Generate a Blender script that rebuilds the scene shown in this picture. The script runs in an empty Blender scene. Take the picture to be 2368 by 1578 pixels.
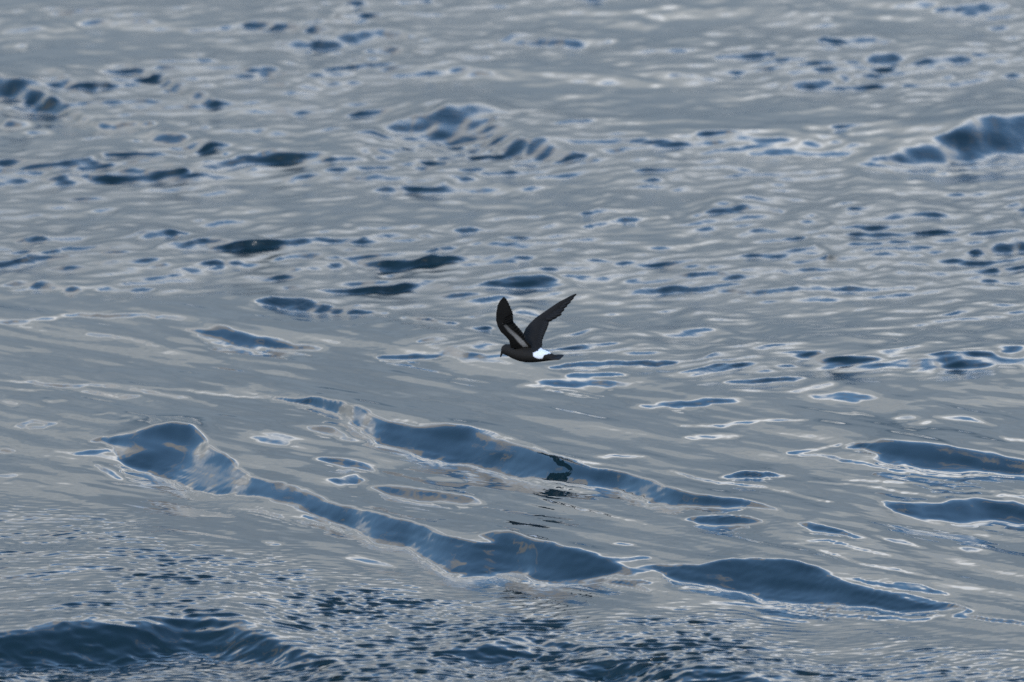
import bpy, math
import numpy as np
from mathutils import Vector

R = math.radians
sc = bpy.context.scene

# ------------------------------------------------------------------ camera
H = 2.91                       # eye height over the mean sea level (m)
PITCH = R(7.6)                 # looking down
D_BIRD = 20.0                  # distance to the bird (m)
MPP = 2.70 / 2368              # metres per photograph pixel at the bird
F = D_BIRD / MPP               # focal length in photograph pixels
CX, CY = 1184.0, 789.0
cam_d = bpy.data.cameras.new('camera')
cam_d.sensor_width = 36
cam_d.lens = 36 * F / 2368
cam_d.clip_start, cam_d.clip_end = 0.5, 9000
cam_d.dof.use_dof = True
cam_d.dof.focus_distance = 18.9
cam_d.dof.aperture_fstop = cam_d.lens / 30.0
cam = bpy.data.objects.new('camera', cam_d)
cam.location = (0, 0, H)
cam.rotation_euler = (R(90) - PITCH, 0, 0)
sc.collection.objects.link(cam)
sc.camera = cam

# ------------------------------------------------------------------ sky and sun
SUN_EL, SUN_AZ = R(34), R(212)     # behind the camera, to the left (azimuth from +Y, clockwise)
world = bpy.data.worlds.new('World')
sc.world = world
world.use_nodes = True
wt = world.node_tree
wt.nodes.clear()
def wn(t, **kw):
    n = wt.nodes.new(t)
    for k, v in kw.items():
        setattr(n, k, v)
    return n
def wl(a, b): wt.links.new(a, b)
def wmath(op, a, b=None, clamp=False):
    n = wn('ShaderNodeMath', operation=op, use_clamp=clamp)
    for i, v in enumerate((a, b)):
        if v is None: continue
        if isinstance(v, (int, float)): n.inputs[i].default_value = v
        else: wl(v, n.inputs[i])
    return n.outputs[0]
def wramp(fac, stops, mode='EASE'):
    n = wn('ShaderNodeValToRGB')
    cr = n.color_ramp
    cr.interpolation = mode
    while len(cr.elements) < len(stops): cr.elements.new(0.5)
    for e, (p, c) in zip(cr.elements, stops):
        e.position = p
        e.color = (c, c, c, 1) if isinstance(c, (int, float)) else (*c, 1)
    wl(fac, n.inputs[0])
    return n.outputs[0]
def wmix(fac, a, b):
    n = wn('ShaderNodeMix', data_type='RGBA')
    wl(fac, n.inputs[0])
    for i, v in ((6, a), (7, b)):
        if isinstance(v, tuple): n.inputs[i].default_value = (*v, 1)
        else: wl(v, n.inputs[i])
    return n.outputs[2]
tc = wn('ShaderNodeTexCoord')
sky = wn('ShaderNodeTexSky', sky_type='NISHITA')
sky.sun_disc = False
sky.sun_elevation = SUN_EL
sky.sun_rotation = SUN_AZ
sky.altitude = 0
sky.air_density, sky.dust_density, sky.ozone_density = 1.4, 0.1, 2.0
sep = wn('ShaderNodeSeparateXYZ')
wl(tc.outputs['Generated'], sep.inputs[0])
zz = sep.outputs[2]
def wnoise(scale, vec, detail=6, rough=0.55, stretch=None):
    v = vec
    if stretch:
        m = wn('ShaderNodeVectorMath', operation='MULTIPLY')
        wl(vec, m.inputs[0]); m.inputs[1].default_value = stretch
        v = m.outputs[0]
    n = wn('ShaderNodeTexNoise')
    n.inputs['Scale'].default_value = scale
    n.inputs['Detail'].default_value = detail
    n.inputs['Roughness'].default_value = rough
    wl(v, n.inputs['Vector'])
    return n.outputs[0]
G = tc.outputs['Generated']
# low cloud bank all round the horizon, ragged bright sunlit top near 19 degrees
nb = wnoise(5.0, G, 7, 0.55, (1, 1, 2.2))
edge = wmath('ADD', zz, wmath('MULTIPLY', wmath('SUBTRACT', nb, 0.5), 0.22))
bank = wramp(edge, [(0.0, 1.0), (0.29, 1.0), (0.43, 0.0), (1.0, 0.0)])
lit = wramp(edge, [(0.0, 0.0), (0.245, 0.0), (0.325, 1.0), (0.40, 0.9)])
# long flat layers in the bank: slate grey bases, paler gaps
lay = wramp(wnoise(2.0, G, 6, 0.6, (1, 1, 12.0)), [(0.36, 0.0), (0.64, 1.0)], 'LINEAR')
cool = wramp(edge, [(0.0, (0.060, 0.083, 0.112)), (0.06, (0.108, 0.140, 0.178)), (0.13, (0.185, 0.222, 0.265)), (0.20, (0.33, 0.36, 0.40)), (0.26, (0.48, 0.50, 0.53))], 'LINEAR')
pale = wramp(edge, [(0.0, (0.085, 0.108, 0.135)), (0.06, (0.160, 0.185, 0.215)), (0.13, (0.265, 0.285, 0.310)), (0.20, (0.47, 0.465, 0.455)), (0.26, (0.66, 0.64, 0.61))], 'LINEAR')
gmul = wn('ShaderNodeMix', data_type='RGBA', blend_type='MULTIPLY')
gmul.inputs[0].default_value = 1.0
wl(wmix(lay, cool, pale), gmul.inputs[6]); gmul.inputs[7].default_value = (8.5, 9.0, 9.3, 1)
grey = gmul.outputs[2]
litcol = wmix(wramp(wnoise(9.0, G, 4, 0.5), [(0.40, 0.0), (0.60, 1.0)]), (6.0, 6.1, 6.2), (13.0, 13.0, 13.0))
bankcol = wmix(lit, grey, litcol)
# scattered higher cloud in the blue above
nh = wnoise(3.6, G, 8, 0.58, (1, 1, 1.9))
high = wramp(nh, [(0.545, 0.0), (0.64, 0.9)])
skyb = wn('ShaderNodeMix', data_type='RGBA', blend_type='MULTIPLY')
skyb.inputs[0].default_value = 1.0
wl(sky.outputs[0], skyb.inputs[6]); skyb.inputs[7].default_value = (1.12, 1.32, 1.5, 1)
c1 = wmix(high, skyb.outputs[2], (5.2, 4.9, 4.5))
c2 = wmix(bank, c1, bankcol)
bg = wn('ShaderNodeBackground')
bg.inputs[1].default_value = 0.15
wl(c2, bg.inputs[0])
wo = wn('ShaderNodeOutputWorld')
wl(bg.outputs[0], wo.inputs[0])

sun_d = bpy.data.lights.new('sun', 'SUN')
sun_d.energy = 1.2
sun_d.angle = R(10)
sun_d.color = (1.0, 0.95, 0.88)
sun = bpy.data.objects.new('sun', sun_d)
sd = Vector((math.sin(SUN_AZ) * math.cos(SUN_EL), math.cos(SUN_AZ) * math.cos(SUN_EL), math.sin(SUN_EL)))
sun.rotation_euler = (-sd).to_track_quat('-Z', 'Y').to_euler()
sun.location = sd * 50
sc.collection.objects.link(sun)

vs = sc.view_settings
vs.view_transform = 'Standard'
vs.look = 'None'
vs.exposure = 0.55
vs.gamma = 1.0
vs.use_curve_mapping = False
sc.cycles.use_denoising = False
sc.cycles.sample_clamp_indirect = 1.5

# ------------------------------------------------------------------ numeric helpers
_rng = np.random.RandomState(7)
_perm = np.concatenate([_rng.permutation(512)] * 2)
_ang = _rng.rand(512) * 2 * np.pi
_gx, _gy = np.cos(_ang), np.sin(_ang)
def perlin(x, y):
    xi, yi = np.floor(x).astype(np.int64), np.floor(y).astype(np.int64)
    fx, fy = x - xi, y - yi
    xi &= 511; yi &= 511
    def g(ix, iy, dx, dy):
        h = _perm[_perm[ix & 511] + (iy & 511)]
        return _gx[h] * dx + _gy[h] * dy
    u, v = fx**3 * (fx * (fx * 6 - 15) + 10), fy**3 * (fy * (fy * 6 - 15) + 10)
    a = g(xi, yi, fx, fy); b = g(xi + 1, yi, fx - 1, fy)
    c = g(xi, yi + 1, fx, fy - 1); d = g(xi + 1, yi + 1, fx - 1, fy - 1)
    return (a + u * (b - a)) + v * ((c + u * (d - c)) - (a + u * (b - a)))
def fbm(x, y, o=4, gain=0.5):
    s, k, f = 0, 1.0, 1.0
    for i in range(o):
        s = s + k * perlin(x * f + 17.3 * i, y * f + 41.7 * i)
        k *= gain; f *= 2.03
    return s * 1.5
def sstep(a, b, x):
    t = np.clip((x - a) / (b - a), 0, 1)
    return t * t * (3 - 2 * t)

# ------------------------------------------------------------------ the waves, as read off the photograph
# Each facet: outline, the sky elevation (degrees) its face mirrors, edge softness.
def crop(ox, oy, k, pts): return [(ox + k * x, oy + k * y) for x, y in pts]
A_ = lambda p: crop(0, 850, .34, p)
C_ = lambda p: crop(700, 850, .34, p)
D_ = lambda p: crop(1568, 850, .3826, p)
W_ = lambda p: [(x * 1.0064, y * 1.0064) for x, y in p]
FACETS = [
 # hill crest on the left and the long trough face that runs down from it
 (A_([(690,478),(920,442),(1060,392),(1180,376),(1310,395),(1370,450),(1400,510),(1560,600),(1640,680),(1720,742),(1800,752),(1930,790),(2060,850),(2200,915),(2353,975),(2460,1010),(2460,1130),(2353,1090),(2200,1020),(2000,940),(1750,890),(1500,870),(1300,840),(1180,790),(1000,725),(850,690),(800,610),(740,540)]), 31, 5),
 (A_([(1040,420),(1180,385),(1310,400),(1370,470),(1380,520),(1290,560),(1200,520),(1120,470)]), 22, 7),
 (A_([(640,560),(760,500),(900,500),(1040,540),(1070,570),(900,600),(800,640),(700,600)]), -1, 8),
 (C_([(0,835),(200,915),(400,955),(600,1005),(800,1075),(950,1140),(1150,1190),(1290,1190),(1200,1140),(1330,1108),(1500,1138),(1700,1190),(1960,1260),(2100,1320),(2200,1370),(2050,1410),(1900,1450),(1700,1470),(1550,1440),(1530,1400),(1300,1400),(1100,1410),(950,1400),(850,1310),(700,1230),(500,1190),(400,1140),(250,1060),(100,1000),(0,960)]), 31, 5),
 (C_([(1320,1125),(1420,1130),(1540,1170),(1570,1220),(1450,1265),(1400,1200)]), 16, 9),
 # upper long face
 (A_([(1890,215),(2100,212),(2353,240),(2353,330),(2290,310),(2100,262)])[:6], 40, 4),
 (C_([(-40,230),(100,215),(250,230),(380,270),(480,320),(600,365),(740,395),(1000,405),(1150,410),(1250,450),(1450,520),(1700,600),(2000,680),(2200,720),(2450,800),(2600,850),(2750,880),(2720,920),(2560,950),(2353,930),(2150,850),(1800,790),(1500,760),(1200,690),(950,640),(700,570),(500,510),(400,440),(300,350),(250,290),(100,262)]), 31, 4.5),
 (C_([(830,425),(1000,420),(1120,430),(1190,485),(1050,495),(930,470)]), 24, 8),
 (C_([(1230,610),(1270,565),(1380,580),(1400,640),(1300,640)]), 18, 6),
 (C_([(2050,720),(2250,720),(2420,780),(2300,800),(2150,770)]), 20, 8),
 # ellipses and tongues to the right
 (D_([(-60,780),(150,772),(400,800),(560,838),(620,858),(450,852),(200,850),(-40,835)]), 30, 4),
 (D_([(50,805),(200,785),(380,805),(250,825),(100,822)]), 22, 4),
 (D_([(40,922),(150,897),(300,894),(450,908),(540,934),(420,950),(250,957),(100,947)]), 31, 4),
 (D_([(710,940),(800,938),(900,963),(1010,993),(1140,1036),(1050,1032),(900,1005),(780,978)]), 29, 4),
 (D_([(1230,1040),(1350,1048),(1480,1082),(1350,1075)]), 26, 4),
 (D_([(1650,1085),(1750,1083),(1940,1126),(1800,1118)]), 26, 4),
 (D_([(1030,495),(1110,460),(1250,450),(1500,460),(1750,490),(2000,530),(2300,590),(2450,640),(2200,640),(1900,632),(1700,637),(1500,620),(1350,590),(1210,560),(1195,515),(1120,492)]), 31, 6),
 (D_([(1600,545),(1780,545),(1780,570),(1620,570)]), 18, 8),
 (D_([(1220,822),(1400,818),(1560,815),(1680,793),(1800,793),(2091,830),(2300,860),(2400,940),(2091,950),(1900,930),(1700,935),(1480,915),(1300,880)]), 30, 5),
 (D_([(1780,830),(1950,830),(2091,870),(2091,905),(1900,890)]), 20, 9),
 (D_([(1950,775),(2091,763),(2300,770),(2300,810),(2000,792)]), 28, 5),
 (D_([(1960,418),(2091,422),(2300,430),(2300,450),(1980,436)]), 28, 5),
 (D_([(260,656),(380,638),(520,638),(640,664),(450,668)]), 48, 4),
 # lower right trough face
 (D_([(-200,1200),(-60,1185),(130,1192),(270,1155),(400,1150),(700,1165),(830,1200),(900,1230),(970,1275),(1050,1310),(1200,1350),(1400,1400),(1680,1452),(1500,1478),(1300,1492),(1200,1460),(1100,1438),(900,1432),(700,1430),(550,1410),(400,1360),(250,1330),(120,1310),(0,1295)]), 31, 5),
 (D_([(520,1285),(640,1280),(950,1320),(900,1345),(700,1350),(560,1320)]), 15, 8),
 (D_([(650,1205),(760,1195),(870,1235),(780,1240)]), 20, 5),
 # small faces in the middle
 (C_([(45,622),(150,610),(300,620),(400,648),(500,678),(600,738),(450,718),(300,684),(150,652)]), 29, 4.5),
 (C_([(150,768),(300,735),(370,728),(430,762),(400,792),(300,802),(200,792)]), 28, 5),
 (C_([(490,815),(600,800),(750,818),(950,848),(1150,888),(1230,945),(1050,942),(800,912),(600,884),(550,852)]), 29, 5),
 (C_([(60,412),(150,388),(230,408),(300,438),(400,504),(300,504),(200,472),(100,450)]), 28, 5),
 (A_([(1700,440),(1800,428),(1950,450),(2000,505),(1850,524),(1750,492)]), 24, 8),
 # darker wave faces behind, soft in the photograph
 (W_([(880,285),(1000,240),(1070,240),(1130,265),(1150,310),(1100,345),(950,335),(860,305)]), 26, 16),
 (W_([(1140,350),(1180,315),(1260,325),(1340,358),(1260,372)]), 28, 9),
 (W_([(2000,370),(2080,335),(2180,310),(2250,275),(2500,260),(2500,340),(2300,362),(2120,378)]), 29, 12),
 (W_([(-80,190),(0,170),(60,190),(150,235),(260,285),(200,285),(80,240),(-80,215)]), 32, 8),
 (W_([(60,155),(110,155),(160,180),(225,220),(180,222),(110,175)]), 22, 7),
 (W_([(-60,255),(0,255),(90,295),(0,290)]), 28, 7),
 (W_([(290,320),(340,303),(430,318),(520,360),(450,365),(370,338)]), 28, 8),
 (W_([(600,235),(680,232),(740,255),(660,262)]), 18, 9),
 (W_([(430,760),(500,750),(570,775),(640,782),(740,800),(620,806),(520,795)]), 27, 9),
 (W_([(1190,888),(1300,872),(1480,880),(1400,896)]), 25, 8),
 (W_([(1450,938),(1560,920),(1710,915),(1600,938)]), 26, 6),
 (W_([(1000,800),(1120,800),(1200,820),(1060,835)]), 18, 14),
 (W_([(1230,800),(1330,795),(1440,790),(1340,815)]), 22, 9),
 (W_([(1880,915),(1960,900),(2020,912),(1950,925)]), 22, 8),
 # foreground dark wave, lower left
 (W_([(-60,1470),(150,1435),(330,1430),(420,1415),(500,1408),(560,1430),(640,1470),(760,1520),(600,1525),(440,1500),(300,1520),(120,1535),(-60,1530)]), 44, 18),
 (W_([(1000,1500),(1150,1470),(1250,1510),(1120,1520)]), 30, 10),
 (W_([(1290,1540),(1400,1510),(1500,1525),(1700,1560),(1380,1560)]), 34, 8),
 (W_([(1150,1470),(1230,1455),(1330,1480),(1450,1515),(1300,1490)]), 30, 7),
 (W_([(1500,1560),(1600,1530),(1800,1555),(1900,1590),(1500,1590)]), 32, 8),
]
# crest lines: points, half width (px), mirrored elevation
STROKES = [
 (A_([(-60,80),(200,110),(400,128),(560,126),(700,118)]), 3.2, 19),
 (A_([(700,118),(900,150),(1200,200),(1480,262)]), 2.6, 20),
 (A_([(700,108),(1000,135),(1250,155),(1450,185),(1640,198),(1900,205)]), 2.4, 18),
 (A_([(0,145),(250,160),(380,168)]), 2.0, 16),
 (A_([(550,165),(700,180),(800,210),(950,200),(820,185),(640,160)]), 2.6, 17),
 (A_([(620,330),(740,315),(930,352),(780,375),(650,345)]), 2.6, 17),
 (A_([(130,395),(230,365),(380,385),(300,403),(150,398)]), 3.2, 16),
 (A_([(300,235),(460,238)]), 4, 15),
 (A_([(0,225),(110,265)]), 6, 15),
 (C_([(600,352),(850,385),(1100,398),(1250,430),(1500,510),(1700,585),(2000,650),(2353,715)]), 2.6, 19),
 (C_([(1990,600),(2150,596),(2353,606)]), 3.2, 19),
 (D_([(-60,620),(130,665),(350,695),(550,735),(720,775),(920,815)]), 2.8, 20),
 (D_([(760,695),(1000,700),(1240,735),(1450,765),(1750,775),(2200,790)]), 2.2, 19),
 (D_([(960,680),(1130,690),(1400,695),(1680,742),(2100,750)]), 1.8, 18),
 (D_([(650,525),(800,505),(1000,470)]), 3.2, 19),
 (D_([(650,530),(900,540),(1050,575),(1200,600),(1450,640),(1700,658),(2000,640),(2200,640)]), 3.4, 19),
 (D_([(0,350),(180,352),(420,335),(620,318),(800,305)]), 4, 17),
 (D_([(1300,305),(1450,300)]), 6, 19), (D_([(1380,340),(1540,332)]), 7, 17),
 (D_([(1560,305),(1750,305),(1940,350)]), 3.4, 18),
 (D_([(50,425),(250,405),(370,408)]), 7, 17),
 (D_([(980,1265),(1200,1305),(1400,1340),(1600,1362)]), 2.8, 20),
 (D_([(1300,1310),(1480,1325),(1640,1370)]), 2.4, 18),
 (D_([(1000,1295),(1250,1355),(1500,1410),(1700,1450),(1760,1480),(1650,1500),(1850,1530),(2250,1560)]), 3.4, 20),
 (D_([(0,1340),(120,1330),(250,1345)]), 4, 18),
 (D_([(200,1420),(600,1445),(950,1500),(1200,1525),(1450,1530),(1600,1500)]), 4, 19),
 (D_([(480,1495),(640,1515),(800,1548)]), 3.5, 16),
 (D_([(600,1060),(900,1040),(1300,1145)]), 3, 13), (D_([(850,1100),(1150,1190),(1600,1280)]), 3, 14),
 (C_([(1500,765),(1700,810),(1850,840),(2000,860)]), 6, 17),
 (C_([(1000,1430),(1300,1415),(1450,1455),(1650,1480),(1900,1465),(2050,1450),(2200,1480),(2353,1520)]), 3.6, 20),
 (C_([(2000,1300),(2150,1310),(2353,1290)]), 5, 18), (C_([(2100,1450),(2353,1470)]), 6, 17), (C_([(2150,1400),(2353,1360)]), 8, 15),
 (C_([(2100,1200),(2250,1220)]), 4, 15), (C_([(850,750),(1100,790)]), 4, 15), (C_([(1400,850),(1900,960),(2353,1080)]), 2.5, 14),
 (C_([(280,1280),(450,1320),(640,1360)]), 7, 14),
 (A_([(2050,1010),(2200,1060),(2353,1130)]), 4, 18),
 (A_([(1550,965),(1750,985),(1900,1020),(2080,1100)]), 3, 14), (A_([(1780,1190),(1900,1215)]), 6, 16),
 (A_([(480,580),(640,570),(740,560)]), 5, 18), (A_([(600,500),(680,485)]), 4, 18), (A_([(640,660),(740,720),(840,770)]), 5, 17),
 (A_([(0,560),(90,560)]), 8, 16), (A_([(0,740),(110,745)]), 5, 16),
 # soft light and dark streaks behind
 (W_([(0,742),(150,728),(310,722),(420,738)]), 4, 17), (W_([(200,765),(290,775),(370,800)]), 4, 16),
 (W_([(590,690),(680,688),(760,692)]), 7, 34), (W_([(640,702),(780,704),(890,712)]), 6, 34),
 (W_([(920,725),(1050,733)]), 4, 30), (W_([(1040,752),(1130,750)]), 4, 28), (W_([(830,560),(900,548),(1000,548)]), 4, 26),
 (W_([(1340,500),(1380,490),(1490,485)]), 6, 32), (W_([(1345,528),(1450,515),(1560,495)]), 5, 34),
 (W_([(1610,490),(1700,488),(1800,492)]), 6, 33), (W_([(1040,535),(1095,530)]), 5, 28),
 (W_([(620,598),(690,588),(780,598)]), 7, 25), (W_([(310,560),(390,545),(420,555)]), 7, 27), (W_([(30,558),(110,560)]), 5, 26),
 (W_([(1440,660),(1560,658),(1700,668),(1820,665),(2000,660),(2110,660)]), 5, 29),
 (W_([(2230,585),(2300,572),(2500,565)]), 7, 33), (W_([(2120,580),(2230,575)]), 4, 28),
 (W_([(640,100),(760,98),(860,75),(960,85)]), 9, 28), (W_([(700,65),(800,70)]), 8, 26), (W_([(570,60),(690,62)]), 8, 24),
 (W_([(1150,95),(1300,102),(1420,95)]), 8, 27), (W_([(860,110),(1000,122)]), 8, 26), (W_([(1020,130),(1130,135)]), 7, 25),
 (W_([(1640,140),(1780,130)]), 8, 24), (W_([(1980,140),(2080,138)]), 10, 27), (W_([(2100,150),(2230,140)]), 8, 26),
 (W_([(1760,195),(1900,185),(2000,170)]), 8, 24), (W_([(1870,95),(2050,100)]), 8, 25), (W_([(2200,25),(2330,15)]), 10, 26),
 (W_([(1720,345),(1850,345),(1950,350)]), 7, 26), (W_([(560,165),(640,165)]), 9, 24), (W_([(300,155),(440,215),(500,242)]), 9, 23),
 (W_([(0,100),(60,100)]), 9, 25), (W_([(800,10),(840,10)]), 8, 27), (W_([(960,790),(1030,785)]), 6, 27),
 (W_([(0,655),(120,655),(200,668)]), 8, 22), (W_([(230,665),(360,660)]), 5, 22), (W_([(470,610),(560,600)]), 4, 22),
 (W_([(780,520),(820,530)]), 4, 20), (W_([(1260,845),(1400,835),(1560,840)]), 6, 26), (W_([(1300,865),(1450,862)]), 5, 25),
 (W_([(1660,880),(1860,870)]), 5, 25), (W_([(870,820),(1010,822)]), 5, 24),
]

# ------------------------------------------------------------------ sea surface grid
def grow(n, d0, k):
    return np.cumsum(d0 * k ** np.arange(1, n + 1))
px_in = np.linspace(-70, 2438, 970)
dpx = px_in[1] - px_in[0]
gr = grow(66, dpx, 1.03)
gr = np.concatenate([gr, gr[-1] + grow(32, gr[-1] - gr[-2], 1.19)])
px = np.concatenate([px_in[0] - gr[::-1], px_in, px_in[-1] + gr])
py_in = np.concatenate([np.linspace(1620, 1150, 450)[:-1], np.linspace(1150, 700, 300)[:-1], np.linspace(700, -40, 340)])
dpy = py_in[0] - py_in[1]
cp, sp = math.cos(PITCH), math.sin(PITCH)
def t_of(py):
    q = (py - CY) / F
    return (q * cp + sp) / (cp - q * sp)
t_in = t_of(py_in)
t_near = t_in[0] + grow(46, t_in[0] - t_in[1], 1.098)[::-1]
n_far = 70
t_far = t_in[-1] * (0.0009 / t_in[-1]) ** (np.linspace(0, 1, n_far + 1)[1:] ** 1.35)
t = np.concatenate([t_near, t_in, t_far])
py = CY + F * (t * cp - sp) / (cp + t * sp)
NR, NC = len(t), len(px)
PX, PY = np.meshgrid(px, py)
TT = t[:, None] * np.ones((1, NC))
AA = (PX - CX) / F * (cp + TT * sp)
Y0 = H / TT
X0 = AA * Y0
inside = sstep(-620, -60, PX) * sstep(2990, 2430, PX) * sstep(-420, -20, PY) * sstep(2100, 1600, PY)

# natural wobble of every outline, in sea coordinates
wx = 9 * fbm(X0 * 5, Y0 * 1.2, 4) + 4.0 * fbm(X0 * 30 + 9, Y0 * 6, 2)
wy = 4 * fbm(X0 * 5 + 50, Y0 * 1.2 + 20, 4) + 2.6 * fbm(X0 * 26 + 70, Y0 * 6, 3)
QX, QY = PX + wx, PY + wy
ragged = fbm(PX * 0.012 + 4, (PY - 0.2 * PX) * 0.07, 4, 0.6)
VS = 2.2                                     # outlines are flattened by the low view
face = np.zeros((NR, NC))                    # extra mirrored elevation, degrees
dep = np.degrees(np.arctan(TT))
def bbox(pts, m):
    a = np.array(pts)
    r = np.where((py > a[:, 1].min() - m) & (py < a[:, 1].max() + m))[0]
    c = np.where((px > a[:, 0].min() - m) & (px < a[:, 0].max() + m))[0]
    return slice(r[0], r[-1] + 1), slice(c[0], c[-1] + 1)
def seg_dist(x, y, p, q):
    dx, dy = q[0] - p[0], q[1] - p[1]
    L = dx * dx + dy * dy + 1e-9
    k = np.clip(((x - p[0]) * dx + (y - p[1]) * dy) / L, 0, 1)
    return np.hypot(x - p[0] - k * dx, y - p[1] - k * dy), k
for pts, el, soft in FACETS:
    rs, cs = bbox(pts, 60)
    x, y = QX[rs, cs], QY[rs, cs] * VS
    P = [(a, b * VS) for a, b in pts]
    d = np.full(x.shape, 1e9); ins = np.zeros(x.shape, bool)
    for i in range(len(P)):
        p, q = P[i], P[(i + 1) % len(P)]
        d = np.minimum(d, seg_dist(x, y, p, q)[0])
        if p[1] != q[1]:
            cr = ((p[1] > y) != (q[1] > y)) & (x < (q[0] - p[0]) * (y - p[1]) / (q[1] - p[1]) + p[0])
            ins ^= cr
    sdist = np.where(ins, d, -d)
    m = sstep(-2.2 * soft, 2.6 * soft, sdist + soft * (1.3 * ragged[rs, cs]))
    add = (el - 8) if el > 24.5 else el
    if el < 0: add = -16
    if el > 24.5 and pts[0][1] < 800: add += 7        # seen still lower, farther out
    cur = face[rs, cs]
    if el > 24.5: face[rs, cs] = np.maximum(cur, m * add)
    else: face[rs, cs] = cur + m * add * 0.45
for pts, hw, el in STROKES:
    rs, cs = bbox(pts, 40)
    x, y = QX[rs, cs], QY[rs, cs] * VS
    n = len(pts) - 1
    m = np.zeros(x.shape)
    for i in range(n):
        d, k = seg_dist(x, y, (pts[i][0], pts[i][1] * VS), (pts[i + 1][0], pts[i + 1][1] * VS))
        pos = (i + k) / n
        w = 1.25 * hw * VS * (0.25 + 0.75 * np.sqrt(np.clip(4 * pos * (1 - pos), 0, 1)))
        m = np.maximum(m, 1 - sstep(0.15 * w, 1.25 * w, d))
    face[rs, cs] = np.maximum(face[rs, cs], m * (el - 8 + (4.0 if el < 22 else 7)))
face *= inside
# faint flow lines of the smooth water, running down to the right
s2 = (PY - 0.17 * PX)
flow = fbm(PX * 0.0018 + 3, s2 * 0.022, 5, 0.6)
flow2 = fbm(PX * 0.006 + 30, s2 * 0.08 + 5, 3, 0.55)

# zones of wind ripple
front_line = np.interp(px, [-3000, 0, 450, 900, 1400, 2368, 6000], [1120, 1150, 1245, 1350, 1410, 1515, 1650])
back_line = np.interp(px, [-3000, 0, 450, 900, 1200, 1700, 2000, 2368, 6000], [690, 715, 735, 790, 870, 935, 950, 945, 900])
wig = 40 * fbm(X0 * 2.2, Y0 * 0.6 + 7, 4)
front = sstep(-70, 60, PY - front_line[None, :] + wig)
back = sstep(-15, 110, back_line[None, :] - PY + wig)
smooth = np.clip(1 - front - back, 0, 1)

# height field on a sea-level grid: least squares fit of the tilts, kept gentle sideways, no net rise
ang = (0.5 * face + 0.7 * smooth + (2.5 * flow + 2.2 * flow2) * smooth + 1.0 * flow * (1 - smooth)) * inside
ri = np.where((py < 2110) & (py > -430))[0]; ci = np.where((px > -630) & (px < 3000))[0]
SUB, spx, spy = ang[ri[0]:ri[-1] + 1, ci[0]:ci[-1] + 1], px[ci[0]:ci[-1] + 1], py[ri[0]:ri[-1] + 1]
GX0, GX1, GY0, GY1 = -4.2, 4.2, 12.5, 48.0
nx, ny = 1536, 2160
gx = np.linspace(GX0, GX1, nx, endpoint=False); gy = np.linspace(GY0, GY1, ny, endpoint=False)
GX, GY = np.meshgrid(gx, gy)
kx = 2 * np.pi * np.fft.rfftfreq(nx, (GX1 - GX0) / nx)[None, :]
ky = 2 * np.pi * np.fft.fftfreq(ny, (GY1 - GY0) / ny)[:, None]
MU, EPS = 0.03, 0.7
FIL = -1j * ky / (ky ** 2 + MU * kx ** 2 + EPS)
def bilin(A, fx, fy):
    i0 = np.clip(np.floor(fy).astype(int), 0, A.shape[0] - 2); j0 = np.clip(np.floor(fx).astype(int), 0, A.shape[1] - 2)
    u = np.clip(fx - j0, 0, 1); v = np.clip(fy - i0, 0, 1)
    return (A[i0, j0] * (1 - u) + A[i0, j0 + 1] * u) * (1 - v) + (A[i0 + 1, j0] * (1 - u) + A[i0 + 1, j0 + 1] * u) * v
ZG = np.zeros((ny, nx))
rowidx = np.arange(len(spy))
for it in range(8):
    drop = H - ZG
    zc = GY * cp + drop * sp
    gpx = CX + F * GX / zc; gpy = CY + F * (drop * cp - GY * sp) / zc
    fx = np.interp(gpx, spx, np.arange(len(spx)))
    fy = np.interp(-gpy, -spy, rowidx)
    ok = (gpx > spx[0]) & (gpx < spx[-1]) & (gpy > spy[-1]) & (gpy < spy[0])
    S = np.tan(np.radians(np.where(ok, bilin(SUB, fx, fy), 0) * 1.42))
    zn = np.fft.irfft2(np.fft.rfft2(S) * FIL, s=(ny, nx))
    ZG = 0.45 * ZG + 0.55 * zn if it else 0.5 * zn
def z_at(x, y):
    e = sstep(GX0, GX0 + .9, x) * sstep(GX1, GX1 - .9, x) * sstep(GY0, GY0 + 1, y) * sstep(GY1, GY1 - 5, y)
    return e * bilin(ZG, (x - GX0) / (GX1 - GX0) * nx, (y - GY0) / (GY1 - GY0) * ny)
# spread the mesh rows so that each face keeps its share of them
Z = np.zeros((NR, NC)); z = np.zeros(NC); y = np.full(NC, H / t[0])
for i in range(1, NR):
    s = np.tan(np.radians(np.clip(ang[i], 0, 12))) - np.clip(z / 0.7, 0, 0.4 * t[i])
    dy = (H - z - y * t[i]) / (t[i] + s)
    z = z + s * dy; y = y + dy
    Z[i] = z
k = np.exp(-0.5 * (np.arange(-24, 25) / 10.0) ** 2); k /= k.sum()
Zp = np.pad(Z, ((0, 0), (24, 24)), mode='edge')
Z = sum(k[j] * Zp[:, j:j + NC] for j in range(49))
Y = (H - Z) / TT
Y = np.maximum.accumulate(Y + 1e-5 * np.arange(NR)[:, None], axis=0)
X = AA * Y
Z = z_at(X, Y)

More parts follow.
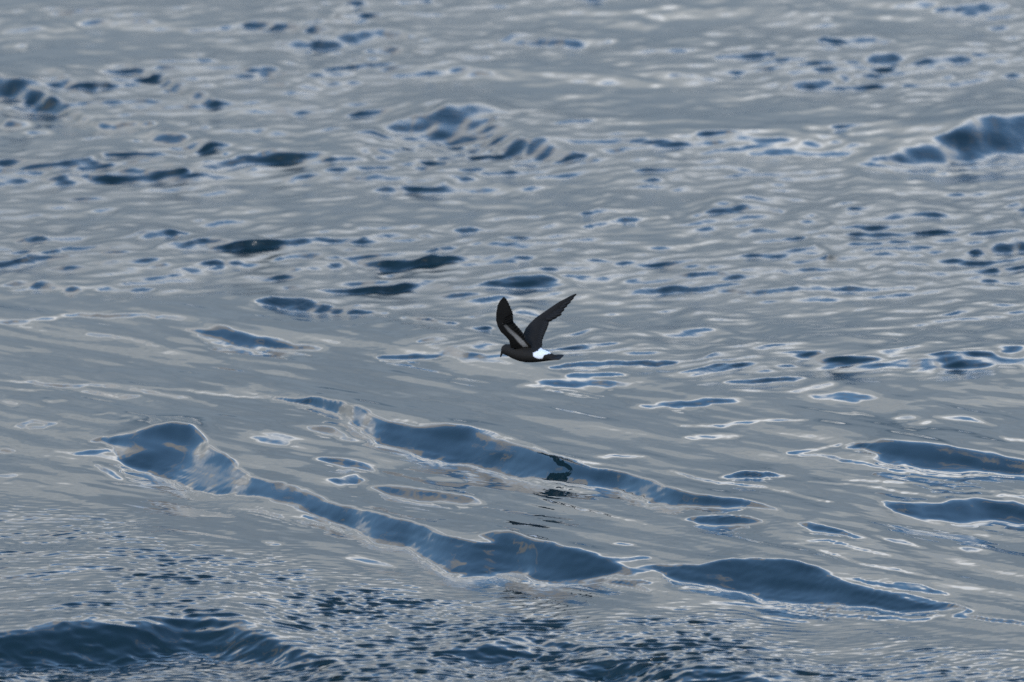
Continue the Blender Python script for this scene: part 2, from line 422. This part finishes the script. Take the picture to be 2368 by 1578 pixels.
# wind waves: many small trochoidal trains, patchy, finest ones only where the grid can carry them
dyr = np.abs(np.gradient(Y, axis=0))
dxr = np.abs(np.gradient(X, axis=1))
DX = np.zeros_like(X); DY = np.zeros_like(X); DZ = np.zeros_like(X)
rng = np.random.RandomState(21)
patch_f = np.clip(0.9 + 0.9 * fbm(X * 1.6, Y * 0.5, 4), 0.35, 1.8)
patch_b = np.clip(0.9 + 0.8 * fbm(X * 0.8 + 8, Y * 0.35, 4), 0.35, 1.8)
far = sstep(38, 90, Y)
Xf, Yf, dxf, dyf = (np.asarray(q, np.float32) for q in (X, Y, np.maximum(dxr, 1e-6), np.maximum(dyr, 1e-6)))
def waves(n, l0, l1, slope, amp, mean_dir, spread, chop):
    rows = np.where(amp.max(axis=1) > 1e-3)[0]
    sl = slice(rows[0], rows[-1] + 1)
    x, y, cx_, cy_, am, wp = Xf[sl], Yf[sl], dxf[sl], dyf[sl], amp[sl].astype(np.float32), WARP[sl]
    for i in range(n):
        lam = l0 * (l1 / l0) ** rng.rand()
        th = mean_dir + spread * rng.randn()
        kx, ky = np.float32(math.sin(th) * 2 * math.pi / lam), np.float32(math.cos(th) * 2 * math.pi / lam)
        a = np.float32(R(slope) * lam / (2 * math.pi) * math.sqrt(2.0 / n) * (0.6 + 0.8 * rng.rand()))
        ph = kx * x + ky * y + np.float32(rng.rand() * 6.283) + wp * np.float32((0.15 / lam) ** 0.3)
        w = a * am * np.clip((np.float32(lam) / np.maximum(cy_ * np.float32(abs(math.cos(th))), cx_ * np.float32(abs(math.sin(th)))) - 2) / np.float32(2.2), 0, 1)
        DZ[sl] += w * np.cos(ph)
        sn = w * np.sin(ph) * np.float32(chop)
        DX[sl] -= sn * np.float32(math.sin(th)); DY[sl] -= sn * np.float32(math.cos(th))
WARP = (2.6 * fbm(X * 3.0, Y * 1.4, 3)).astype(np.float32)
fr, bk = front, back
waves(64, 0.018, 0.065, 8.8, fr * patch_f + 0.05 * smooth, R(-8), 0.5, 0.8)
waves(26, 0.07, 0.36, 3.6, fr * patch_f ** 0.7, R(-6), 0.6, 0.9)
waves(60, 0.045, 0.22, 5.0, bk * patch_b, R(-50), 0.45, 0.85)
waves(18, 0.08, 0.30, 1.7, bk * patch_b, R(20), 0.6, 0.7)
waves(26, 0.24, 0.90, 2.0, bk * patch_b ** 0.6, R(-38), 0.5, 0.9)
waves(20, 0.8, 3.2, 1.4, bk * 1.0 + fr * 0.6 + smooth * 0.10, R(-10), 0.5, 0.7)
waves(8, 4.0, 16.0, 1.3, far * 1.0, R(-10), 0.4, 0.5)
chop = np.clip(fr * patch_f * 0.18 + bk * patch_b, 0, 1.3)
X = X + DX; Y = Y + DY - 2.2 * DZ * (1 - far); Z = Z + DZ     # wavelets lean towards the viewer, steep side on

def grid_mesh(name, X, Y, Z):
    nr, nc = X.shape
    co = np.stack([X, Y, Z], -1).astype(np.float32).reshape(-1)
    idx = np.arange(nr * nc, dtype=np.int32).reshape(nr, nc)
    q = np.stack([idx[:-1, :-1], idx[:-1, 1:], idx[1:, 1:], idx[1:, :-1]], -1).reshape(-1)
    me = bpy.data.meshes.new(name)
    nf = (nr - 1) * (nc - 1)
    me.vertices.add(nr * nc); me.vertices.foreach_set('co', co)
    me.loops.add(nf * 4); me.loops.foreach_set('vertex_index', q)
    me.polygons.add(nf)
    me.polygons.foreach_set('loop_start', np.arange(nf, dtype=np.int32) * 4)
    me.polygons.foreach_set('use_smooth', np.ones(nf, bool))
    me.update(calc_edges=True)
    return me

# ------------------------------------------------------------------ materials
def mat(name):
    m = bpy.data.materials.new(name)
    m.use_nodes = True
    return m, m.node_tree, m.node_tree.nodes['Principled BSDF']
m_sea, nt, b = mat('sea_water')
b.inputs['Base Color'].default_value = (0.006, 0.019, 0.025, 1)
b.inputs['Roughness'].default_value = 0.045
b.inputs['IOR'].default_value = 1.333
atn = nt.nodes.new('ShaderNodeAttribute'); atn.attribute_name = 'chop'   # wind-roughened water
mrn = nt.nodes.new('ShaderNodeMapRange')
mrn.inputs['To Min'].default_value = 0.012; mrn.inputs['To Max'].default_value = 0.17
nt.links.new(atn.outputs['Fac'], mrn.inputs[0]); nt.links.new(mrn.outputs[0], b.inputs['Roughness'])
tcn = nt.nodes.new('ShaderNodeTexCoord')
hs = []
for scl, amp in ((15, 1.6), (45, 0.8)):
    nz = nt.nodes.new('ShaderNodeTexNoise')
    nz.inputs['Scale'].default_value = scl
    nz.inputs['Detail'].default_value = 3
    nz.inputs['Distortion'].default_value = 0.6
    nt.links.new(tcn.outputs['Object'], nz.inputs['Vector'])
    ml = nt.nodes.new('ShaderNodeMath'); ml.operation = 'MULTIPLY'; ml.inputs[1].default_value = amp
    nt.links.new(nz.outputs[0], ml.inputs[0]); hs.append(ml.outputs[0])
ad = nt.nodes.new('ShaderNodeMath'); ad.operation = 'ADD'
nt.links.new(hs[0], ad.inputs[0]); nt.links.new(hs[1], ad.inputs[1])
mc = nt.nodes.new('ShaderNodeMapRange')
mc.inputs['To Min'].default_value = 0.006; mc.inputs['To Max'].default_value = 0.13
nt.links.new(atn.outputs['Fac'], mc.inputs[0])
bp = nt.nodes.new('ShaderNodeBump')
bp.inputs['Distance'].default_value = 0.009
nt.links.new(mc.outputs[0], bp.inputs['Strength'])
nt.links.new(ad.outputs[0], bp.inputs['Height'])
nt.links.new(bp.outputs[0], b.inputs['Normal'])

sea = bpy.data.objects.new('sea', grid_mesh('sea', X, Y, Z))
sea.data.materials.append(m_sea)
_at = sea.data.attributes.new('chop', 'FLOAT', 'POINT')
_at.data.foreach_set('value', chop.astype(np.float32).reshape(-1))
sea['kind'] = 'structure'
sea['label'] = 'grey blue sea with smooth swell faces and wind ripples'
sc.collection.objects.link(sea)

# ------------------------------------------------------------------ the bird
def plumage(name, col, rough=0.75):
    m, nt, b = mat(name)
    at = nt.nodes.new('ShaderNodeAttribute'); at.attribute_name = 'plumage'
    tc = nt.nodes.new('ShaderNodeTexCoord')
    n = nt.nodes.new('ShaderNodeTexNoise')
    n.inputs['Scale'].default_value = 260; n.inputs['Detail'].default_value = 4
    nt.links.new(tc.outputs['Object'], n.inputs['Vector'])
    mr = nt.nodes.new('ShaderNodeMapRange')
    mr.inputs['To Min'].default_value = 0.7; mr.inputs['To Max'].default_value = 1.25
    nt.links.new(n.outputs[0], mr.inputs[0])
    mx = nt.nodes.new('ShaderNodeMix'); mx.data_type = 'RGBA'; mx.blend_type = 'MULTIPLY'
    mx.inputs[0].default_value = 1
    if col is None: nt.links.new(at.outputs['Color'], mx.inputs[6])
    else: mx.inputs[6].default_value = (*col, 1)
    nt.links.new(mr.outputs[0], mx.inputs[7])
    nt.links.new(mx.outputs[2], b.inputs['Base Color'])
    b.inputs['Roughness'].default_value = rough
    b.inputs['Specular IOR Level'].default_value = 0.25
    bp = nt.nodes.new('ShaderNodeBump')
    bp.inputs['Strength'].default_value = 0.3; bp.inputs['Distance'].default_value = 0.001
    nt.links.new(n.outputs[0], bp.inputs['Height']); nt.links.new(bp.outputs[0], b.inputs['Normal'])
    return m
DARK = (0.0098, 0.0086, 0.0075)
m_body = plumage('body_plumage', None)
m_feather = plumage('flight_feather', (0.0088, 0.0078, 0.0072), 0.6)
m_bill, _, bb = mat('bill_horn')
bb.inputs['Base Color'].default_value = (0.008, 0.008, 0.009, 1); bb.inputs['Roughness'].default_value = 0.35

RT, UP, FW = Vector((1, 0, 0)), Vector((0, sp, cp)), Vector((0, cp, -sp))
def at(pxl, pyl, depth=0.0):
    """photo pixel + metres behind the bird's centre -> offset from the bird's centre"""
    d = D_BIRD + depth
    return RT * ((pxl - BX) / F * d) - UP * ((pyl - BY) / F * d) + FW * depth
BX, BY = 1226.0, 812.0
origin = Vector((0, 0, H)) + FW * D_BIRD + RT * ((BX - CX) / F * D_BIRD) - UP * ((BY - CY) / F * D_BIRD)
bird = bpy.data.objects.new('storm_petrel', None)
bird.empty_display_size = 0.05
bird.location = origin
bird['label'] = 'small blackish seabird with white rump and raised wings, flying low over the sea'
bird['category'] = 'bird'
sc.collection.objects.link(bird)

class MB:
    def __init__(s): s.v, s.f = [], []
    def loft(s, rings, caps=True):
        b = len(s.v); n = len(rings[0])
        for r in rings: s.v += [tuple(p) for p in r]
        for i in range(len(rings) - 1):
            for j in range(n):
                k = (j + 1) % n
                s.f.append((b + i * n + j, b + i * n + k, b + (i + 1) * n + k, b + (i + 1) * n + j))
        if caps:
            s.f.append(tuple(b + j for j in range(n))[::-1])
            s.f.append(tuple(b + (len(rings) - 1) * n + j for j in range(n)))
    def mesh(s, name):
        me = bpy.data.meshes.new(name); me.from_pydata(s.v, [], s.f)
        me.update(); return me
def link(name, me, m, parent, smooth=True):
    o = bpy.data.objects.new(name, me)
    me.materials.append(m)
    if smooth: me.polygons.foreach_set('use_smooth', [True] * len(me.polygons))
    sc.collection.objects.link(o); o.parent = parent
    return o

K3 = .0765
b3 = lambda cx, cy: (1140 + K3 * cx, 780 + K3 * cy)
YAW = 0.36                                  # heading left and somewhat away from the camera
def axis_depth(pxl): return -(pxl - BX) * MPP * YAW
LAT = Vector((0, 0, 0)) + RT * -0.33 + UP * -0.20 + FW * -0.92
LAT.normalize()
mb = MB()
# body sections: x, top, bottom (zoomed pixels), half width (m)
SEC = [(258, 350, 400, .0020), (268, 300, 440, .0060), (300, 252, 500, .0095), (370, 214, 535, .0118), (470, 210, 578, .0135),
       (620, 225, 655, .0160), (800, 250, 722, .0185), (1000, 285, 760, .0200), (1200, 315, 764, .0198), (1400, 350, 750, .0180),
       (1560, 392, 730, .0155), (1700, 455, 712, .0125), (1820, 520, 700, .0100), (1920, 560, 690, .0070)]
rings = []
for cx, top, bot, hw in SEC:
    x0, yt = b3(cx, top); _, yb = b3(cx, bot)
    d0 = axis_depth(x0)
    c = at(x0, (yt + yb) / 2, d0)
    h = (yb - yt) / 2 * MPP
    rings.append([c + LAT * (hw * math.cos(a)) + UP * (h * math.sin(a)) for a in np.linspace(0, 2 * math.pi, 24, endpoint=False)])
mb.loft(rings)
# wings: leading edge, trailing edge (zoomed pixels), depth of the two (m), thickness (m)
n1 = lambda x, y: (1130 + .1148 * x, 670 + .1148 * y)
n2 = lambda x, y: (1190 + .1148 * x, 670 + .1148 * y)
NEAR = [((440,1180),(880,1200),-.004), ((425,1100),(860,1120),-.014), ((405,1025),(780,1010),-.022), ((335,940),(690,885),-.031), ((245,862),(600,772),-.040),
        ((178,745),(482,632),-.050), ((142,620),(497,560),-.056), ((146,480),(478,450),-.063), ((172,325),(425,335),-.069), ((225,218),(375,232),-.073), ((290,162),(328,172),-.076)]
FAR_ = [((250,1230),(560,1240),.004), ((215,1130),(565,1160),.014), ((182,990),(552,1055),.022), ((172,885),(598,905),.030), ((222,780),(648,795),.038), ((300,682),(688,690),.045),
        ((430,560),(690,625),.052), ((560,470),(805,578),.058), ((750,340),(930,490),.065), ((905,238),(1000,400),.070), ((1100,140),(1142,238),.076), ((1215,103),(1230,118),.079)]
def wing_pts(sec, fn):
    out = []
    for le, te, d in sec:
        out.append((at(*fn(*le), d), at(*fn(*te), d)))
    return out
def wing_loft(sec, fn, cut, nrm):
    rings = []
    pts = wing_pts(sec, fn)
    n = len(pts)
    for i, (le, te) in enumerate(pts):
        u = i / (n - 1)
        ch = (te - le) * (cut if i > 1 else 1.0)
        th = (.0042 * (1 - u) + .0016 * u) * (0.35 + 0.65 * min(1, ch.length / .02))
        th = max(th, .0011)
        ring = []
        for j in range(14):
            a = 2 * math.pi * j / 14
            s = 0.5 - 0.5 * math.cos(a)
            prof = math.sin(a) * (1.25 - 0.85 * s)
            camber = 0.06 * ch.length * math.sin(math.pi * s)
            ring.append(le + ch * s + nrm * (th * prof + camber))
        rings.append(ring)
    mb.loft(rings)
    return pts
up_near = FW.copy()          # upper surface of the near wing looks away from the camera
up_far = -FW
PN = wing_loft(NEAR, n1, 0.90, up_near)
PF = wing_loft(FAR_, n2, 0.86, up_far)
raw = bpy.data.objects.new('raw', mb.mesh('raw'))
sc.collection.objects.link(raw)
md = raw.modifiers.new('r', 'REMESH'); md.mode = 'VOXEL'; md.voxel_size = 0.0008
s_ = raw.modifiers.new('s', 'SMOOTH'); s_.factor = 0.5; s_.iterations = 4
dg = bpy.context.evaluated_depsgraph_get()
body_me = bpy.data.meshes.new_from_object(raw.evaluated_get(dg))
body_me.name = 'body'
bpy.data.objects.remove(raw)
# plumage pattern: white rump, pale bar under the near wing
nv = len(body_me.vertices)
co = np.empty(nv * 3); body_me.vertices.foreach_get('co', co); co = co.reshape(-1, 3)
no = np.array([v.normal[:] for v in body_me.vertices])
fwv, upv = np.array(FW), np.array(UP)
dd = co @ fwv
sx = BX + co[:, 0] / (D_BIRD + dd) * F
sy = BY - (co @ upv) / (D_BIRD + dd) * F
def pip_soft(x, y, P, w):
    d = np.full(x.shape, 1e9); ins = np.zeros(x.shape, bool)
    for i in range(len(P)):
        p, q = P[i], P[(i + 1) % len(P)]
        d = np.minimum(d, seg_dist(x, y, p, q)[0])
        if p[1] != q[1]:
            ins ^= ((p[1] > y) != (q[1] > y)) & (x < (q[0] - p[0]) * (y - p[1]) / (q[1] - p[1]) + p[0])
    return sstep(-w, w, np.where(ins, d, -d))
rag = 0.9 * fbm(co[:, 0] * 260, co[:, 2] * 260, 3)
rump = pip_soft(sx + rag, sy + rag, [b3(*p) for p in [(1215,470),(1300,440),(1360,405),(1440,330),(1560,340),(1640,400),(1780,480),(1640,510),(1540,545),(1510,600),(1500,650),(1400,655),(1280,620),(1215,570)]], 1.2)
bar = pip_soft(sx + rag, sy + rag, [n1(*p) for p in [(280,680),(340,690),(440,800),(570,910),(700,1030),(790,1150),(690,1150),(600,1060),(510,950),(400,850),(330,760)]], 2.2) * sstep(0.1, 0.5, -(no @ fwv))
bar *= 0.35 + 0.65 * sstep(745, 790, sy)
base = np.array(DARK)[None, :] * np.ones((nv, 1))
hand = sstep(800, 690, sy)[:, None]
base = base * (1 - 0.15 * hand)
colr = base * (1 - rump[:, None]) + np.array([0.80, 0.82, 0.84]) * rump[:, None]
colr = colr * (1 - bar[:, None]) + np.array([0.34, 0.32, 0.30]) * bar[:, None]
ca = body_me.color_attributes.new('plumage', 'FLOAT_COLOR', 'POINT')
ca.data.foreach_set('color', np.concatenate([colr, np.ones((nv, 1))], 1).astype(np.float32).reshape(-1))
body_me.materials.clear()
link('body', body_me, m_body, bird)

def feather(name, root, tip, wide, nrm, bend=0.0, tipround=0.5):
    """one vane: thin blade with rounded end and a raised shaft"""
    ax = (tip - root); L = ax.length; ax.normalize()
    side = nrm.cross(ax).normalized(); n = ax.cross(side).normalized()
    mb = MB(); rings = []
    for s in (0, .15, .35, .55, .75, .88, .96, 1.0):
        w = wide * (0.55 + 0.45 * min(1, s / .35))
        if s > .7: w *= math.sqrt(max(0.02, 1 - ((s - .7) / .3) ** 2 * (1 - 0.06)))
        c = root + ax * (L * s) + side * (bend * L * s * s)
        th = .00035
        rings.append([c - side * w / 2 - n * .0001, c - n * th, c + side * w / 2 - n * .0001,
                      c + side * w / 2 + n * .0001, c + n * (th + .0002), c - side * w / 2 + n * .0001])
    mb.loft(rings)
    return link(name, mb.mesh(name), m_feather, bird)
def lerp_pts(pts, u):
    u = min(max(u, 0), len(pts) - 1.001); i = int(u); k = u - i
    return pts[i][0].lerp(pts[i + 1][0], k), pts[i][1].lerp(pts[i + 1][1], k)
# near wing: secondaries then primaries fanning to the tip
for u in np.linspace(2.5, 5.6, 9):
    le, te = lerp_pts(PN, u)
    dr = (te - le)
    root = le + dr * .6 + up_near * .007
    feather('secondary_feather', root, te + dr.normalized() * .0004 * ((u * 7) % 1) + up_near * .0008, .0150, up_near)
tips = [(470,600),(492,545),(490,490),(478,440),(455,385),(430,325),(400,270),(372,222),(345,180),(308,150)]
for i, (tx, ty) in enumerate(tips):
    k = i / 9
    root = at(*n1(230 + 40 * k, 690 - 330 * k), -.052 - .014 * k) + up_near * (.002 + .0004 * (i % 3))
    feather('primary_feather', root, at(*n1(tx, ty), -.055 - .022 * k), .0125 - .003 * k, up_near, .0)
# far wing
for u in np.linspace(1.5, 5.0, 11):
    le, te = lerp_pts(PF, u)
    dr = (te - le)
    feather('secondary_feather', le + dr * .45, te + dr.normalized() * .0004 * ((u * 5) % 1), .0150, up_far)
tips = [(690,675),(770,592),(860,545),(948,492),(960,440),(1004,402),(1062,322),(1135,240),(1195,165),(1247,92)]
for i, (tx, ty) in enumerate(tips):
    k = i / 9
    root = at(*n2(400 + 330 * k, 650 - 250 * k), .048 + .014 * k) + up_far * (.0004 * (i % 3))
    feather('primary_feather', root, at(*n2(tx, ty), .050 + .030 * k), .0150 - .006 * k, up_far)
# tail: shallow fan of twelve feathers, near edge lower
r0 = at(*b3(1620, 600), axis_depth(b3(1620, 0)[0]))
for i in range(12):
    k = i / 11 - 0.5
    root = r0 + LAT * (-.016 * k)
    ex, ey = b3(2085 + 110 * k, 612 - 110 * k)
    tip = at(ex, ey, axis_depth(ex)) + FW * (.034 * k)
    feather('tail_feather', root, tip, .0105, UP * .7 - FW * .7, 0)
# bill with its nostril tube, and the eyes
mb = MB(); rings = []
for cx, cy, r in [(310, 400, .0042), (285, 440, .0037), (268, 480, .0029), (255, 520, .0024), (242, 558, .0020), (232, 590, .0015), (226, 612, .0005)]:
    x0, y0 = b3(cx, cy)
    c = at(x0, y0, axis_depth(x0) * 1.02)
    dv = (UP * -0.85 + RT * -0.4).normalized(); sd_ = dv.cross(FW).normalized()
    rings.append([c + FW * (r * math.cos(a)) + sd_ * (r * 1.15 * math.sin(a)) for a in np.linspace(0, 2 * math.pi, 12, endpoint=False)])
mb.loft(rings)
bill = link('bill', mb.mesh('bill'), m_bill, bird)
mb = MB(); rings = []
for cx, cy, r in [(272, 440, .0012), (255, 470, .0013), (243, 500, .0012), (240, 512, .0008)]:
    x0, y0 = b3(cx, cy); c = at(x0, y0, axis_depth(x0))
    rings.append([c + FW * (r * math.cos(a)) + sd_ * (r * math.sin(a)) for a in np.linspace(0, 2 * math.pi, 10, endpoint=False)])
mb.loft(rings)
link('nostril_tube', mb.mesh('nostril_tube'), m_bill, bill)
for sgn in (1, -1):
    x0, y0 = b3(345, 345)
    c = at(x0, y0, axis_depth(x0)) + LAT * (.0098 * sgn)
    mb = MB(); rings = []
    for a in np.linspace(-1.45, 1.45, 8):
        rings.append([c + UP * (.0019 * math.cos(a) * math.cos(p)) + RT * (.0019 * math.cos(a) * math.sin(p)) + FW * (.0019 * math.sin(a)) for p in np.linspace(0, 2 * math.pi, 12, endpoint=False)])
    mb.loft(rings)
    link('eye', mb.mesh('eye'), m_bill, bird)
